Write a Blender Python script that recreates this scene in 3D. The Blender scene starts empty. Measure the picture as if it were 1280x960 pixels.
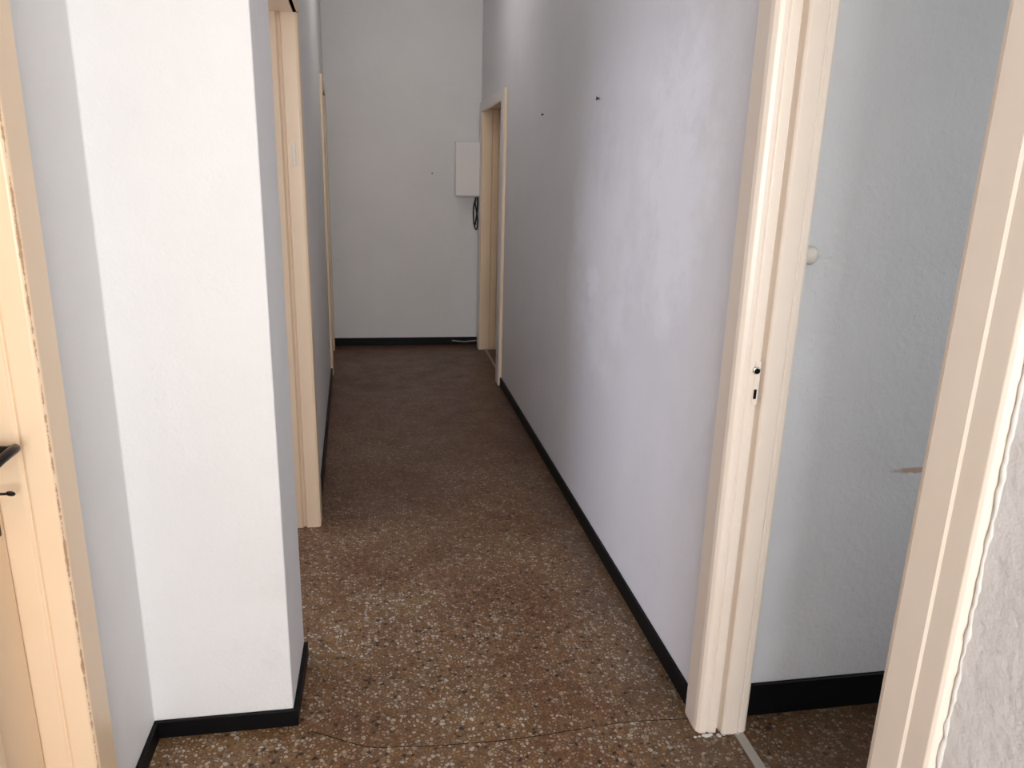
import bpy, bmesh, math, random
from mathutils import Vector, Matrix
random.seed(3)
S=bpy.context.scene
S.view_settings.view_transform='Standard'
S.view_settings.look='None'

# ---------------------------------------------------------------- materials
def new_mat(name):
    m=bpy.data.materials.new(name); m.use_nodes=True
    nt=m.node_tree; b=nt.nodes['Principled BSDF']
    return m,nt,b
def N(nt,t,**kw):
    n=nt.nodes.new(t)
    for k,v in kw.items(): setattr(n,k,v)
    return n
def L(nt,a,b): nt.links.new(a,b)
def srgb(r,g,b):
    f=lambda c:(c/255/12.92) if c/255<=0.04045 else ((c/255+0.055)/1.055)**2.4
    return (f(r),f(g),f(b),1)
def pos(nt):
    return N(nt,'ShaderNodeNewGeometry').outputs['Position']
def noise(nt,vec,scale,detail=4,rough=0.5):
    n=N(nt,'ShaderNodeTexNoise'); n.inputs['Scale'].default_value=scale
    n.inputs['Detail'].default_value=detail; n.inputs['Roughness'].default_value=rough
    L(nt,vec,n.inputs['Vector']); return n.outputs['Fac']
def ramp(nt,fac,stops,interp='LINEAR'):
    r=N(nt,'ShaderNodeValToRGB'); r.color_ramp.interpolation=interp
    e=r.color_ramp.elements
    while len(e)<len(stops): e.new(0.5)
    for i,(p,c) in enumerate(stops):
        e[i].position=p; e[i].color=c if len(c)==4 else (*c,1)
    L(nt,fac,r.inputs['Fac']); return r.outputs['Color']
def mix(nt,fac,a,b,mode='MIX'):
    m=N(nt,'ShaderNodeMix',data_type='RGBA',blend_type=mode)
    for s,v in ((m.inputs[0],fac),(m.inputs[6],a),(m.inputs[7],b)):
        if hasattr(v,'is_linked') or hasattr(v,'links'): L(nt,v,s)
        else: s.default_value=v
    return m.outputs[2]
def math_(nt,op,a,b=None,clamp=False):
    m=N(nt,'ShaderNodeMath',operation=op); m.use_clamp=clamp
    for i,v in enumerate((a,b)):
        if v is None: continue
        if hasattr(v,'links'): L(nt,v,m.inputs[i])
        else: m.inputs[i].default_value=v
    return m.outputs[0]
def bump(nt,b,h,strength,dist,prev=None):
    n=N(nt,'ShaderNodeBump'); n.inputs['Strength'].default_value=strength
    n.inputs['Distance'].default_value=dist; L(nt,h,n.inputs['Height'])
    if prev: L(nt,prev,n.inputs['Normal'])
    L(nt,n.outputs['Normal'],b.inputs['Normal']); return n.outputs['Normal']
def blob(nt,p,c,r):
    s=N(nt,'ShaderNodeVectorMath',operation='SUBTRACT'); L(nt,p,s.inputs[0]); s.inputs[1].default_value=c
    d=N(nt,'ShaderNodeVectorMath',operation='DIVIDE'); L(nt,s.outputs[0],d.inputs[0]); d.inputs[1].default_value=r
    l=N(nt,'ShaderNodeVectorMath',operation='LENGTH'); L(nt,d.outputs[0],l.inputs[0])
    return math_(nt,'SUBTRACT',1.0,l.outputs['Value'],True)
def patches_on(nt,p,c,patches):
    for (cen,rad,pc,thr,ns,wid) in patches:
        bl=blob(nt,p,cen,rad)
        k=math_(nt,'MULTIPLY',bl,noise(nt,p,ns,5,0.65))
        k=ramp(nt,k,[(thr,(0,0,0)),(thr+wid,(1,1,1))])
        c=mix(nt,k,c,pc)
    return c

def wall_mat(name,col,bs=0.5,bscale=110,patches=(),rough=0.6,lump=0.4,mott=0.95,bd=0.002,grime=0.12):
    m,nt,b=new_mat(name); p=pos(nt)
    dark=tuple(c*mott for c in col[:3])+(1,)
    c=mix(nt,ramp(nt,noise(nt,p,1.7,6,0.6),[(0.35,(0,0,0)),(0.65,(1,1,1))]),dark,col)
    g=ramp(nt,noise(nt,p,4.5,8,0.72),[(0.60,(0,0,0)),(0.80,(grime*3,)*3)])
    c=mix(nt,g,c,(0.60,0.58,0.57,1))
    c=patches_on(nt,p,c,patches)
    L(nt,c,b.inputs['Base Color'])
    b.inputs['Roughness'].default_value=rough
    b.inputs['Specular IOR Level'].default_value=0.3
    n1=bump(nt,b,noise(nt,p,bscale,3,0.6),bs,bd)
    bump(nt,b,noise(nt,p,9,3,0.5),lump,0.01,n1)
    return m
WHITE=(0.80,0.79,0.785,1)
PW=(0.825,0.825,0.85,1)
M_wall=wall_mat('paint_white',WHITE)
M_wallR=wall_mat('paint_white_patchy',(0.775,0.765,0.785,1),patches=[
    ((0.85,2.95,1.15),(0.5,0.85,0.9),PW,0.20,5,0.16),
    ((0.85,2.2,1.5),(0.5,0.6,0.9),PW,0.22,7,0.16),
    ((0.85,3.0,1.08),(0.5,0.16,0.14),(0.88,0.88,0.93,1),0.22,16,0.1)],rough=0.5)
M_wallS=wall_mat('paint_rough_grey',(0.70,0.71,0.72,1),bs=0.9,bscale=60,lump=0.9,bd=0.003,patches=[
    ((1.43,1.71,0.744),(0.13,0.2,0.015),(0.50,0.38,0.31,1),0.15,30,0.15),
    ((1.47,1.71,1.00),(0.03,0.2,0.06),(0.50,0.46,0.42,1),0.22,40,0.1)])
M_ceil=wall_mat('ceiling_white',(0.8,0.79,0.78,1))

def cream_mat(name,col,dirt=0.35,chips=()):
    m,nt,b=new_mat(name); p=pos(nt)
    d=tuple(c*f for c,f in zip(col[:3],(0.92,0.87,0.80)))+(1,)
    c=mix(nt,ramp(nt,noise(nt,p,3.0,5,0.6),[(0.4,(0,0,0)),(0.75,(dirt,)*3)]),col,d)
    for (cx,cy,w) in chips:
        sp=N(nt,'ShaderNodeSeparateXYZ'); L(nt,p,sp.inputs[0])
        dx=math_(nt,'ABSOLUTE',math_(nt,'SUBTRACT',sp.outputs['X'],cx)); dy=math_(nt,'ABSOLUTE',math_(nt,'SUBTRACT',sp.outputs['Y'],cy))
        dd=math_(nt,'MAXIMUM',dx,dy)
        near=math_(nt,'SUBTRACT',1.0,math_(nt,'DIVIDE',dd,w),True)
        k=math_(nt,'MULTIPLY',near,noise(nt,p,14,6,0.85))
        k=ramp(nt,k,[(0.40,(0,0,0)),(0.46,(0.8,)*3)])
        c=mix(nt,k,c,srgb(168,128,92))
    L(nt,c,b.inputs['Base Color']); b.inputs['Roughness'].default_value=0.3
    mp2=N(nt,'ShaderNodeMapping'); mp2.inputs['Scale'].default_value=(60,60,10); L(nt,p,mp2.inputs['Vector'])
    bump(nt,b,noise(nt,mp2.outputs[0],1.0,3,0.5),0.15,0.002)
    return m
M_cream=cream_mat('gloss_cream_paint',srgb(237,224,210))
M_creamD=cream_mat('gloss_peach_paint',srgb(236,212,182))
M_creamL=cream_mat('gloss_peach_paint_left',srgb(242,215,182),chips=((-0.611,1.426,0.009),))

def plain(name,col,rough=0.5,metal=0.0,ns=40,var=0.15,spec=0.5):
    m,nt,b=new_mat(name); p=pos(nt)
    d=tuple(c*(1-var) for c in col[:3])+(1,)
    c=mix(nt,noise(nt,p,ns,4),d,col); L(nt,c,b.inputs['Base Color'])
    b.inputs['Roughness'].default_value=rough; b.inputs['Metallic'].default_value=metal
    b.inputs['Specular IOR Level'].default_value=spec
    return m
M_black=plain('black_baseboard_paint',(0.004,0.004,0.0045,1),0.45,ns=15,spec=0.15)
M_box=plain('box_white_plastic',(0.80,0.77,0.76,1),0.4,var=0.03)
M_dark=plain('dark_bronze',(0.02,0.015,0.013,1),0.35,0.6)
M_metal=plain('worn_metal',(0.5,0.47,0.43,1),0.4,0.8)
M_hole=plain('lock_hole_black',(0.005,0.005,0.005,1),0.8,spec=0.1)
M_joint=plain('floor_joint_grime',(0.03,0.022,0.017,1),0.8,spec=0.1)
M_marble=plain('threshold_stone',(0.36,0.33,0.29,1),0.5,ns=60)
M_cable=plain('cable_black',(0.01,0.01,0.01,1),0.5)
M_cableW=plain('cable_grey',(0.35,0.34,0.32,1),0.5)
M_plaster=plain('plaster_chip',(0.6,0.58,0.55,1),0.9)
M_caulk=plain('old_caulk',(0.76,0.73,0.68,1),0.8)
M_knob=plain('knob_ivory',(0.75,0.70,0.62,1),0.35)

def terrazzo():
    m,nt,b=new_mat('terrazzo'); p=pos(nt)
    wn=N(nt,'ShaderNodeTexNoise'); wn.inputs['Scale'].default_value=60; L(nt,p,wn.inputs['Vector'])
    sc=N(nt,'ShaderNodeVectorMath',operation='SCALE'); L(nt,wn.outputs['Color'],sc.inputs[0]); sc.inputs['Scale'].default_value=0.010
    ad=N(nt,'ShaderNodeVectorMath',operation='ADD'); L(nt,p,ad.inputs[0]); L(nt,sc.outputs[0],ad.inputs[1])
    P=ad.outputs[0]
    def vor(scale,feat='F1'):
        v=N(nt,'ShaderNodeTexVoronoi',feature=feat); v.inputs['Scale'].default_value=scale
        L(nt,P,v.inputs['Vector']); return v
    v1=vor(86); e1=vor(86,'DISTANCE_TO_EDGE')
    sep=N(nt,'ShaderNodeSeparateColor'); L(nt,v1.outputs['Color'],sep.inputs[0])
    chips=ramp(nt,sep.outputs[0],[(0.0,srgb(36,31,29)),(0.06,srgb(136,113,84)),(0.20,srgb(150,115,72)),
        (0.34,srgb(128,104,80)),(0.48,srgb(168,154,134)),(0.68,srgb(188,181,168)),(0.88,srgb(150,136,118))],'CONSTANT')
    matrix=mix(nt,noise(nt,p,25,4),srgb(88,64,44),srgb(138,102,64))
    thr=math_(nt,'MULTIPLY',sep.outputs[1],0.24)
    k=math_(nt,'SUBTRACT',e1.outputs['Distance'],thr)
    k=ramp(nt,k,[(0.02,(0,0,0)),(0.09,(1,1,1))])
    c=mix(nt,k,matrix,chips)
    v2=vor(210); s2=N(nt,'ShaderNodeSeparateColor'); L(nt,v2.outputs['Color'],s2.inputs[0])
    c2=ramp(nt,s2.outputs[0],[(0,(0.3,)*3),(0.12,(0.85,)*3),(0.8,(1.12,1.1,1.05))],'CONSTANT')
    c=mix(nt,0.6,c,c2,'MULTIPLY')
    st=ramp(nt,noise(nt,p,1.6,7,0.65),[(0.40,(1,1,1)),(0.58,(0,0,0))])
    c=mix(nt,math_(nt,'MULTIPLY',st,0.7),c,mix(nt,1.0,c,srgb(200,168,140),'MULTIPLY'))
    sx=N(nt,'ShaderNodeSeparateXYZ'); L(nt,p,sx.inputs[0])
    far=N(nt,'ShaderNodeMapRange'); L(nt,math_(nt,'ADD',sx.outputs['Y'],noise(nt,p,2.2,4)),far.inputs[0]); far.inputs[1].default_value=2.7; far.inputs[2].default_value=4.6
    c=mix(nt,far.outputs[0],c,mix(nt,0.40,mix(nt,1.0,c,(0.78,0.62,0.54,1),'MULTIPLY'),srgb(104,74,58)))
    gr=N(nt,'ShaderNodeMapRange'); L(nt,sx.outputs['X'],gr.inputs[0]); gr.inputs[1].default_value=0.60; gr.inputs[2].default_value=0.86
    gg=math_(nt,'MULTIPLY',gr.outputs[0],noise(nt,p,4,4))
    c=mix(nt,gg,c,srgb(56,44,36))  # shadow along the right baseboard, painted into the floor colour
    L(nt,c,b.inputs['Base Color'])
    r=ramp(nt,noise(nt,p,6,5),[(0.3,(0.32,)*3),(0.7,(0.50,)*3)])
    L(nt,r,b.inputs['Roughness']); b.inputs['Specular IOR Level'].default_value=0.4
    bump(nt,b,k,0.08,0.001)
    return m
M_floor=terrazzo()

# ---------------------------------------------------------------- mesh helpers
def link(o,parent=None):
    S.collection.objects.link(o)
    if parent: o.parent=parent
    return o
def empty(name,loc=(0,0,0)):
    e=bpy.data.objects.new(name,None); e.empty_display_size=0.1
    S.collection.objects.link(e); return e
def prisms(name,items,mat,parent=None,bevel=0.0,seg=2,smooth=False):
    bm=bmesh.new()
    for pts,z0,z1 in items:
        a=sum(pts[i][0]*pts[(i+1)%len(pts)][1]-pts[(i+1)%len(pts)][0]*pts[i][1] for i in range(len(pts)))
        if a<0: pts=pts[::-1]
        lo=[bm.verts.new((x,y,z0)) for x,y in pts]; hi=[bm.verts.new((x,y,z1)) for x,y in pts]
        bm.faces.new(lo[::-1]); bm.faces.new(hi)
        for i in range(len(pts)):
            j=(i+1)%len(pts); bm.faces.new((lo[i],lo[j],hi[j],hi[i]))
    me=bpy.data.meshes.new(name); bm.to_mesh(me); bm.free(); me.materials.append(mat)
    o=bpy.data.objects.new(name,me); link(o,parent)
    if bevel:
        md=o.modifiers.new('bevel','BEVEL'); md.width=bevel; md.segments=seg; md.limit_method='ANGLE'
    return o
def R(x0,x1,y0,y1): return [(x0,y0),(x1,y0),(x1,y1),(x0,y1)]
def box(name,x0,x1,y0,y1,z0,z1,mat,parent=None,bevel=0.0,seg=2):
    return prisms(name,[(R(x0,x1,y0,y1),z0,z1)],mat,parent,bevel,seg)
def tube(name,pts,r,mat,parent=None,cyc=False,radii=None):
    cu=bpy.data.curves.new(name,'CURVE'); cu.dimensions='3D'; cu.bevel_depth=r; cu.bevel_resolution=4; cu.resolution_u=8
    sp=cu.splines.new('NURBS'); sp.points.add(len(pts)-1)
    for i,(q,p) in enumerate(zip(sp.points,pts)):
        q.co=(*p,1)
        if radii: q.radius=radii[i]
    sp.order_u=3; sp.use_endpoint_u=True; sp.use_cyclic_u=cyc; cu.use_fill_caps=True
    cu.materials.append(mat)
    o=bpy.data.objects.new(name,cu); link(o)
    dg=bpy.context.evaluated_depsgraph_get()
    me=bpy.data.meshes.new_from_object(o.evaluated_get(dg)); me.name=name
    bpy.data.objects.remove(o)
    o=bpy.data.objects.new(name,me); link(o,parent)
    for f in me.polygons: f.use_smooth=True
    if not me.materials: me.materials.append(mat)
    return o
def lathe(name,prof,mat,loc,axis,parent=None,n=24):
    bm=bmesh.new(); rings=[]
    q=Vector((0,0,1)).rotation_difference(Vector(axis))
    for r,h in prof:
        rings.append([bm.verts.new(Vector(loc)+q@Vector((r*math.cos(2*math.pi*i/n),r*math.sin(2*math.pi*i/n),h))) for i in range(n)])
    for a,b_ in zip(rings,rings[1:]):
        for i in range(n):
            j=(i+1)%n; bm.faces.new((a[i],a[j],b_[j],b_[i]))
    bm.faces.new(rings[0][::-1]); bm.faces.new(rings[-1])
    me=bpy.data.meshes.new(name); bm.to_mesh(me); bm.free(); me.materials.append(mat)
    for f in me.polygons: f.use_smooth=True
    return link(bpy.data.objects.new(name,me),parent)

H=3.0
# ---------------------------------------------------------------- shell
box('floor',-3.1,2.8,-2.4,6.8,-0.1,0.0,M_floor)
box('ceiling',-3.1,2.8,-2.4,6.8,H,H+0.1,M_ceil)
box('wall_far',-3.1,2.8,6.56,6.76,0,H,M_wall)

XL=-0.630
PF=1.835; PB=2.15; PX=-0.268
prisms('wall_left',[
    (R(-0.78,XL,-2.3,0.50),0,H),
    (R(-0.78,XL,0.50,1.45),2.07,H),
    ([(-0.78,1.45),(XL,1.45),(XL,PF),(PX,PF),(PX,PB),(-0.78,PB)],0,H)],M_wall,None,0.005,3)
prisms('wall_left_far',[
    ([(PX,PB),(-0.300,3.08),(-0.45,3.08),(-0.45,PB)],2.07,H),
    ([(-0.300,3.08),(-0.392,5.62),(-0.53,5.62),(-0.45,3.08)],0,H),
    ([(-0.392,5.62),(-0.424,6.40),(-0.56,6.40),(-0.53,5.62)],2.07,H),
    ([(-0.424,6.40),(-0.430,6.56),(-0.56,6.56),(-0.56,6.40)],0,H)],M_wall)
prisms('wall_room_left',[
    (R(-3.1,-0.78,1.95,PB),0,H),
    (R(-3.1,-0.54,5.40,5.52),0,H),
    (R(-3.1,-3.0,PB,5.40),0,0.9),(R(-3.1,-3.0,PB,5.40),2.5,H),
    (R(-3.1,-3.0,PB,2.3),0.9,2.5),(R(-3.1,-3.0,4.2,5.40),0.9,2.5)],M_wall)
XRn,XRf=0.866,0.836
prisms('wall_right',[
    ([(XRn,1.70),(XRf,5.34),(1.02,5.34),(1.02,1.83),(0.97,1.83),(0.97,1.70)],0,H),
    ([(XRf,5.34),(0.838,6.40),(1.02,6.40),(1.02,5.34)],2.03,H),
    (R(0.838,1.02,6.40,6.56),0,H),
    (R(0.86,0.97,0.92,1.70),2.07,H)],M_wallR)
box('wall_right_near',0.86,0.98,-2.3,0.92,0,H,wall_mat('paint_white_rough',WHITE,bs=0.9,bscale=45,lump=0.8,bd=0.003))
box('wall_side_room',0.97,2.8,1.70,1.83,0,H,M_wallS)
prisms('wall_side_room_outer',[
    (R(2.7,2.8,-1.2,1.70),0,0.9),(R(2.7,2.8,-1.2,1.70),2.4,H),(R(2.7,2.8,-1.2,-0.4),0.9,2.4),(R(2.7,2.8,1.0,1.70),0.9,2.4),
    (R(0.98,2.8,-1.3,-1.2),0,H)],M_wallS)
prisms('wall_back',[
    (R(-0.78,0.98,-2.4,-2.3),0,0.8),(R(-0.78,0.98,-2.4,-2.3),2.6,H),
    (R(-0.78,-0.5,-2.4,-2.3),0.8,2.6),(R(0.72,0.98,-2.4,-2.3),0.8,2.6)],M_wall)

def window_y(name,x0,x1,y,z0,z1):
    e=empty(name); t=0.05
    box('frame_side_1',x0,x0+t,y-0.03,y+0.03,z0,z1,M_cream,e,0.004); box('frame_side_2',x1-t,x1,y-0.03,y+0.03,z0,z1,M_cream,e,0.004)
    box('frame_bottom',x0+t,x1-t,y-0.03,y+0.03,z0,z0+t,M_cream,e,0.004); box('frame_top',x0+t,x1-t,y-0.03,y+0.03,z1-t,z1,M_cream,e,0.004)
    xm=(x0+x1)/2; box('mullion',xm-t/2,xm+t/2,y-0.02,y+0.02,z0+t,z1-t,M_cream,e,0.004)
def window_x(name,x,y0,y1,z0,z1):
    e=empty(name); t=0.05
    box('frame_side_1',x-0.03,x+0.03,y0,y0+t,z0,z1,M_cream,e,0.004); box('frame_side_2',x-0.03,x+0.03,y1-t,y1,z0,z1,M_cream,e,0.004)
    box('frame_bottom',x-0.03,x+0.03,y0+t,y1-t,z0,z0+t,M_cream,e,0.004); box('frame_top',x-0.03,x+0.03,y0+t,y1-t,z1-t,z1,M_cream,e,0.004)
    ym=(y0+y1)/2; box('mullion',x-0.02,x+0.02,ym-t/2,ym+t/2,z0+t,z1-t,M_cream,e,0.004)
window_y('window_1',-0.5,0.72,-2.35,0.8,2.6)
window_x('window_2',-3.05,2.3,4.2,0.9,2.5)
window_x('window_3',2.75,-0.4,1.0,0.9,2.4)

# ---------------------------------------------------------------- baseboards
BT=0.012
def bb(name,segs,h,flip=1):
    items=[]
    for (a,b_,n) in segs:
        (ax,ay),(bx,by)=a,b_
        items.append(([(ax,ay),(bx,by),(bx+n[0]*BT,by+n[1]*BT),(ax+n[0]*BT,ay+n[1]*BT)],0,h))
    return prisms(name,items,M_black,None,0.002,1)
bb('baseboard_right',[((XRn,1.735),(XRf+0.001,5.20),(-1,0))],0.06)
bb('baseboard_far',[((-0.428,6.56),(0.838,6.56),(0,-1))],0.068)
bb('baseboard_pillar',[((XL,PF),(PX+BT,PF),(0,-1)),((PX,PF),(PX,PB-0.005),(1,0))],0.052)
bb('baseboard_left',[((XL,1.52),(XL,PF-BT),(1,0)),((XL,-2.3),(XL,0.42),(1,0))],0.052)
bb('baseboard_left_far',[((-0.303,3.15),(-0.3895,5.55),(1,0))],0.06)
bb('baseboard_side_room',[((1.0,1.70),(2.7,1.70),(0,-1))],0.105)
bb('baseboard_right_near',[((0.86,-2.3),(0.86,0.855),(-1,0))],0.06)

# ---------------------------------------------------------------- doors
def lever(parent,x,y,z,sx):
    box('lock_plate',min(x,x+sx*0.004),max(x,x+sx*0.004),y-0.02,y+0.02,z-0.17,z+0.05,M_dark,parent,0.0015)
    lathe('rose',[(0.018,0),(0.018,0.006),(0.012,0.010),(0.010,0.045)],M_dark,(x+sx*0.003,y,z),(sx,0,0),parent)
    tube('lever',[(x+sx*0.040,y,z),(x+sx*0.058,y+0.004,z+0.005),(x+sx*0.064,y-0.015,z+0.010),(x+sx*0.064,y-0.045,z+0.010),(x+sx*0.058,y-0.085,z+0.003),(x+sx*0.050,y-0.115,z-0.010)],0.0085,M_dark,parent)
    lathe('keyhole_boss',[(0.008,0),(0.008,0.004),(0.004,0.006)],M_metal,(x+sx*0.003,y,z-0.08),(sx,0,0),parent)
    tube('key_shank',[(x+sx*0.005,y,z-0.08),(x+sx*0.02,y,z-0.08),(x+sx*0.035,y,z-0.08)],0.0025,M_dark,parent)
    lathe('key_bow',[(0.003,-0.0035),(0.007,-0.002),(0.008,0.0),(0.007,0.002),(0.003,0.0035)],M_dark,(x+sx*0.039,y,z-0.08),(0,1,0.9),parent)

# door_1: near left, closed, recessed
d=empty('door_1'); xr=-0.705
prisms('jamb',[
    ([(-0.78,1.45),(XL,1.45),(XL,1.52),(XL+0.018,1.52),(XL+0.022,1.512),(XL+0.022,1.43),(XL+0.016,1.422),(-0.655,1.420),(-0.66,1.426),(-0.665,1.42),(xr,1.418),(-0.78,1.418)],0,2.13),
    ([(-0.78,0.50),(XL,0.50),(XL,0.42),(XL+0.022,0.42),(XL+0.022,0.53),(-0.78,0.53)],0,2.13),
    (R(-0.78,XL+0.022,0.53,1.418),2.04,2.07),
    (R(XL,XL+0.022,0.50,1.45),2.04,2.13)],M_creamL,d,0.003)
box('leaf',xr-0.04,xr,0.533,1.414,0.008,2.037,M_creamL,d,0.003)
for i,(z0,z1) in enumerate(((0.15,0.85),(1.15,1.92))):
    for j,(y0,y1) in enumerate(((0.66,1.27),)):
        prisms('panel_moulding_%d'%(i+1),[(R(xr,xr+0.010,y0,y1),z0,z0+0.025),(R(xr,xr+0.010,y0,y1),z1-0.025,z1),
            (R(xr,xr+0.010,y0,y0+0.025),z0+0.025,z1-0.025),(R(xr,xr+0.010,y1-0.025,y1),z0+0.025,z1-0.025)],M_creamL,d,0.004)
lever(d,xr,1.376,1.0,1)

# door_2: near right doorway frame
d=empty('door_2')
prof=[(XRn,1.735),(0.846,1.735),(0.841,1.728),(0.839,1.665),(0.841,1.652),(0.848,1.643),(0.858,1.640),(0.868,1.641),
      (0.871,1.646),(0.874,1.641),(0.895,1.638),(0.900,1.655),(0.906,1.655),(0.909,1.632),(0.914,1.627),(0.952,1.625),(0.958,1.631),(0.962,1.627),(0.974,1.628),(0.982,1.634),(0.984,1.70),(XRn,1.70)]
prisms('jamb_far',[(prof,0,2.14)],M_cream,d,0.0015)
prof2=[(0.86,0.862),(0.848,0.866),(0.844,0.872),(0.843,0.915),(0.840,0.920),(0.838,0.978),(0.840,0.988),(0.858,0.994),(0.90,0.994),(0.905,1.0),(0.935,1.0),(0.985,0.985),(0.985,0.92),(0.86,0.92)]
prisms('jamb_near',[(prof2,0,2.14)],M_cream,d,0.0015)
prisms('head',[(R(0.84,0.862,0.99,1.64),2.04,2.14),(R(0.862,0.984,0.99,1.64),2.04,2.07)],M_cream,d,0.003)
box('strike_plate',0.886,0.900,1.6365,1.6385,0.965,1.075,M_cream,d,0.0005)
lathe('latch_hole',[(0.007,0),(0.007,0.0015)],M_hole,(0.891,1.6366,1.05),(0,-1,0),d)
lathe('latch_hole_wear',[(0.010,0),(0.009,0.0008)],M_metal,(0.890,1.6368,1.052),(0,-1,0),d)
box('bolt_hole',0.888,0.895,1.6350,1.6368,0.980,1.004,M_hole,d)
zs=[i*0.012 for i in range(178)]
tube('caulk_bead',[(0.8605,0.859+random.uniform(-0.003,0.001),z) for z in zs],0.004,M_caulk,d,False,[random.uniform(0.5,1.5) for z in zs])
bm=bmesh.new()
for i in range(26):
    x=random.uniform(0.83,0.975); y=1.632-abs(random.gauss(0,0.006)); r=random.uniform(0.002,0.006)
    bmesh.ops.create_icosphere(bm,subdivisions=1,radius=r,matrix=Matrix.Translation((x,y,r*0.4))@Matrix.Diagonal((1.4,1,0.6,1)))
me=bpy.data.meshes.new('plaster_crumbs'); bm.to_mesh(me); bm.free(); me.materials.append(M_plaster)
link(bpy.data.objects.new('plaster_crumbs',me))
box('threshold_strip',0.945,0.972,1.0,1.625,0,0.004,M_marble,None,0.001)

# door_3: left corridor doorway
d=empty('door_3')
prisms('jamb',[
    ([(-0.46,3.08),(-0.46,3.05),(-0.36,3.05),(-0.355,3.062),(-0.345,3.062),(-0.340,3.05),(-0.292,3.05),(-0.283,3.056),(-0.283,3.14),(-0.302,3.15),(-0.302,3.08)],0,2.13),
    (R(-0.46,-0.272,PB,PB+0.025),0,2.07),
    (R(-0.46,-0.272,PB+0.025,3.05),2.03,2.07),
    ([(PX,PB+0.01),(-0.300,3.08),(-0.283,3.08),(-0.252,PB+0.01)],2.03,2.13)],M_creamD,d,0.002)
box('strike_plate',-0.322,-0.312,3.0475,3.0502,1.50,1.58,M_metal,d,0.0005)

# door_4: far left
d=empty('door_4')
prisms('jamb',[
    ([(-0.392,5.555),(-0.374,5.555),(-0.374,5.64),(-0.40,5.65),(-0.53,5.65),(-0.53,5.62),(-0.392,5.62)],0,2.10),
    ([(-0.424,6.40),(-0.53,6.40),(-0.53,6.37),(-0.41,6.37),(-0.410,6.45),(-0.424,6.45)],0,2.10),
    ([(-0.394,5.65),(-0.378,5.65),(-0.410,6.37),(-0.53,6.37),(-0.53,5.65)],2.03,2.07),
    ([(-0.391,5.64),(-0.375,5.64),(-0.408,6.37),(-0.424,6.37)],2.03,2.10)],M_creamD,d,0.002)
box('leaf',-0.50,-0.46,5.652,6.368,0.008,2.028,M_creamD,d,0.003)

# door_5: far right entrance door, recessed
d=empty('door_5')
prisms('jamb',[
    ([(XRf,5.20),(0.817,5.20),(0.815,5.21),(0.815,5.33),(0.82,5.345),(0.86,5.36),(1.0,5.36),(1.0,5.34),(XRf,5.34)],0,2.03),
    ([(0.838,6.46),(0.82,6.46),(0.815,6.45),(0.815,6.35),(0.82,6.34),(0.90,6.34),(0.905,6.35),(0.91,6.34),(1.0,6.34),(1.0,6.40),(0.838,6.40)],0,2.03),
    (R(0.815,0.84,5.345,6.34),1.955,2.03),
    (R(0.84,1.0,5.36,6.34),1.98,2.03)],M_creamD,d,0.002)
for nm,a,b_ in (('casing_face_1',5.20,5.325),('casing_face_2',6.365,6.46)):
    box(nm,0.812,0.8152,a,b_,0,2.03,M_box,d,0.001)
box('casing_face_head',0.812,0.8152,5.325,6.365,1.96,2.03,M_box,d,0.001)
box('leaf',0.955,0.995,5.363,6.337,0.012,1.977,M_creamD,d,0.003)
box('threshold_slab',0.862,0.885,5.36,6.34,0,0.006,M_marble,d,0.001)

# ---------------------------------------------------------------- objects
e=empty('electric_meter_box')
box('body',0.622,0.834,6.450,6.56,1.300,1.722,M_box,e,0.006,3)
box('lid',0.612,0.836,6.425,6.447,1.294,1.728,M_box,e,0.007,3)
box('latch',0.622,0.632,6.419,6.426,1.49,1.53,M_box,e,0.002)
box('lower_flange',0.64,0.834,6.49,6.559,1.285,1.2995,M_box,e,0.002)

pts=[(0.800,6.540,1.285),(0.785,6.535,1.24),(0.776,6.532,1.17),(0.780,6.530,1.08),(0.793,6.53,1.02),(0.806,6.53,1.01),(0.816,6.535,1.05),(0.814,6.54,1.12),(0.800,6.54,1.19),(0.790,6.54,1.24),(0.80,6.545,1.285)]
e=empty('hanging_cable')
tube('cable_loop',pts,0.006,M_cable,e)
tube('cable_tail',[(0.812,6.54,1.285),(0.815,6.54,1.2),(0.806,6.54,1.13),(0.795,6.54,1.05)],0.007,M_cable,e)
tube('floor_cable',[(0.60,6.535,0.040),(0.66,6.53,0.034),(0.72,6.53,0.030),(0.76,6.53,0.036),(0.825,6.535,0.038)],0.005,M_cableW)

def xr_wall(y): return XRn+(XRf-XRn)*(y-1.70)/(5.34-1.70)
for y,z,s in ((3.05,1.785,1.0),(4.07,1.79,0.8)):
    lathe('wall_screw',[(0.003*s,0),(0.003*s,0.006),(0.007*s,0.008),(0.007*s,0.011),(0.002*s,0.012)],M_dark,(xr_wall(y),y,z),(-1,0,0))
lathe('wall_screw',[(0.006,0),(0.006,0.003),(0.003,0.004)],M_dark,(0.429,6.56,1.47),(0,-1,0))
lathe('door_stop_knob',[(0.022,0),(0.022,0.006),(0.014,0.010),(0.012,0.014),(0.019,0.020),(0.022,0.028),(0.017,0.036),(0.005,0.039)],M_knob,(1.012,1.70,1.325),(0,-1,0))

jp=[(-0.22,1.80),(-0.16,1.765),(-0.11,1.735),(-0.05,1.712),(0.02,1.704),(0.1,1.697),(0.2,1.692),(0.3,1.688),(0.42,1.697),(0.5,1.702),(0.6,1.711),(0.70,1.712),(0.84,1.704)]
tube('floor_joint',[(x,y+random.uniform(-.003,.003),-0.0001) for x,y in jp],0.0013,M_joint,None,False,[random.uniform(0.6,1.2) for _ in jp])

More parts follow.
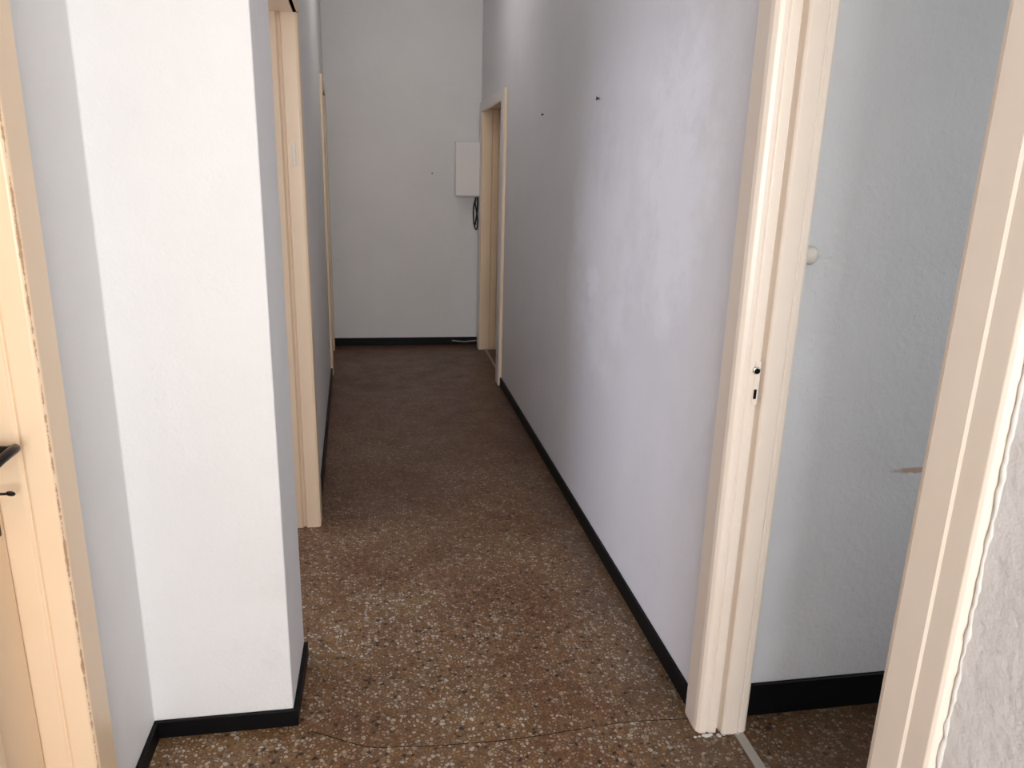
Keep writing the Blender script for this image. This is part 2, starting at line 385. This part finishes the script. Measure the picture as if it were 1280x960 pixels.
# added, unseen fill light for the far wall, shaped as a ceiling lamp
e=empty('added_fill_lamp')
lathe('base',[(0.10,0),(0.10,0.02),(0.06,0.03)],M_box,(0.2,4.9,H),(0,0,-1),e)
mg,nt,b=new_mat('fill_lamp_glow'); b.inputs['Base Color'].default_value=(0.9,0.88,0.85,1)
b.inputs['Emission Color'].default_value=(1,0.965,0.94,1); b.inputs['Emission Strength'].default_value=13.5
lathe('shade',[(0.06,0.03),(0.12,0.05),(0.15,0.08),(0.14,0.11),(0.09,0.14),(0.02,0.152)],mg,(0.2,4.9,H),(0,0,-1),e)

# ---------------------------------------------------------------- lights
def area(name,loc,rot,sx,sy,e,col):
    l=bpy.data.lights.new(name,'AREA'); l.shape='RECTANGLE'; l.size=sx; l.size_y=sy; l.energy=e; l.color=col
    o=bpy.data.objects.new(name,l); o.location=loc; o.rotation_euler=rot; S.collection.objects.link(o); return o
area('window_light',(0.11,-2.30,1.7),(math.radians(90),0,0),1.2,1.75,92,(0.995,0.98,0.975))
area('window_light_left',(-2.98,3.25,1.7),(0,math.radians(-90),0),1.55,1.85,52,(0.82,0.84,1.0))
area('window_light_right',(2.68,0.3,1.65),(0,math.radians(90),0),1.45,1.35,15,(0.97,0.98,1.0))
w=bpy.data.worlds.new('sky'); S.world=w; w.use_nodes=True
bg=w.node_tree.nodes['Background']
sky=w.node_tree.nodes.new('ShaderNodeTexSky'); sky.sky_type='NISHITA'; sky.sun_disc=False; sky.sun_elevation=math.radians(35)
w.node_tree.links.new(sky.outputs[0],bg.inputs['Color']); bg.inputs['Strength'].default_value=0.15

# ---------------------------------------------------------------- camera
F=940.0
dY=Vector((475-640,210-480,F)).normalized()
dD=Vector((-90,3327,F)); dD=(dD-dY*dD.dot(dY)).normalized()
dX=dD.cross(dY)
right=Vector((dX.x,dY.x,-dD.x)); down=Vector((dX.y,dY.y,-dD.y)); fwd=Vector((dX.z,dY.z,-dD.z))
up=-down; back=-fwd
m=Matrix(((right.x,up.x,back.x,0),(right.y,up.y,back.y,0),(right.z,up.z,back.z,1.5),(0,0,0,1)))
cam=bpy.data.cameras.new('camera'); co=bpy.data.objects.new('camera',cam); S.collection.objects.link(co)
co.matrix_world=m; cam.sensor_width=36; cam.lens=36*F/1280; cam.clip_start=0.02
S.camera=co
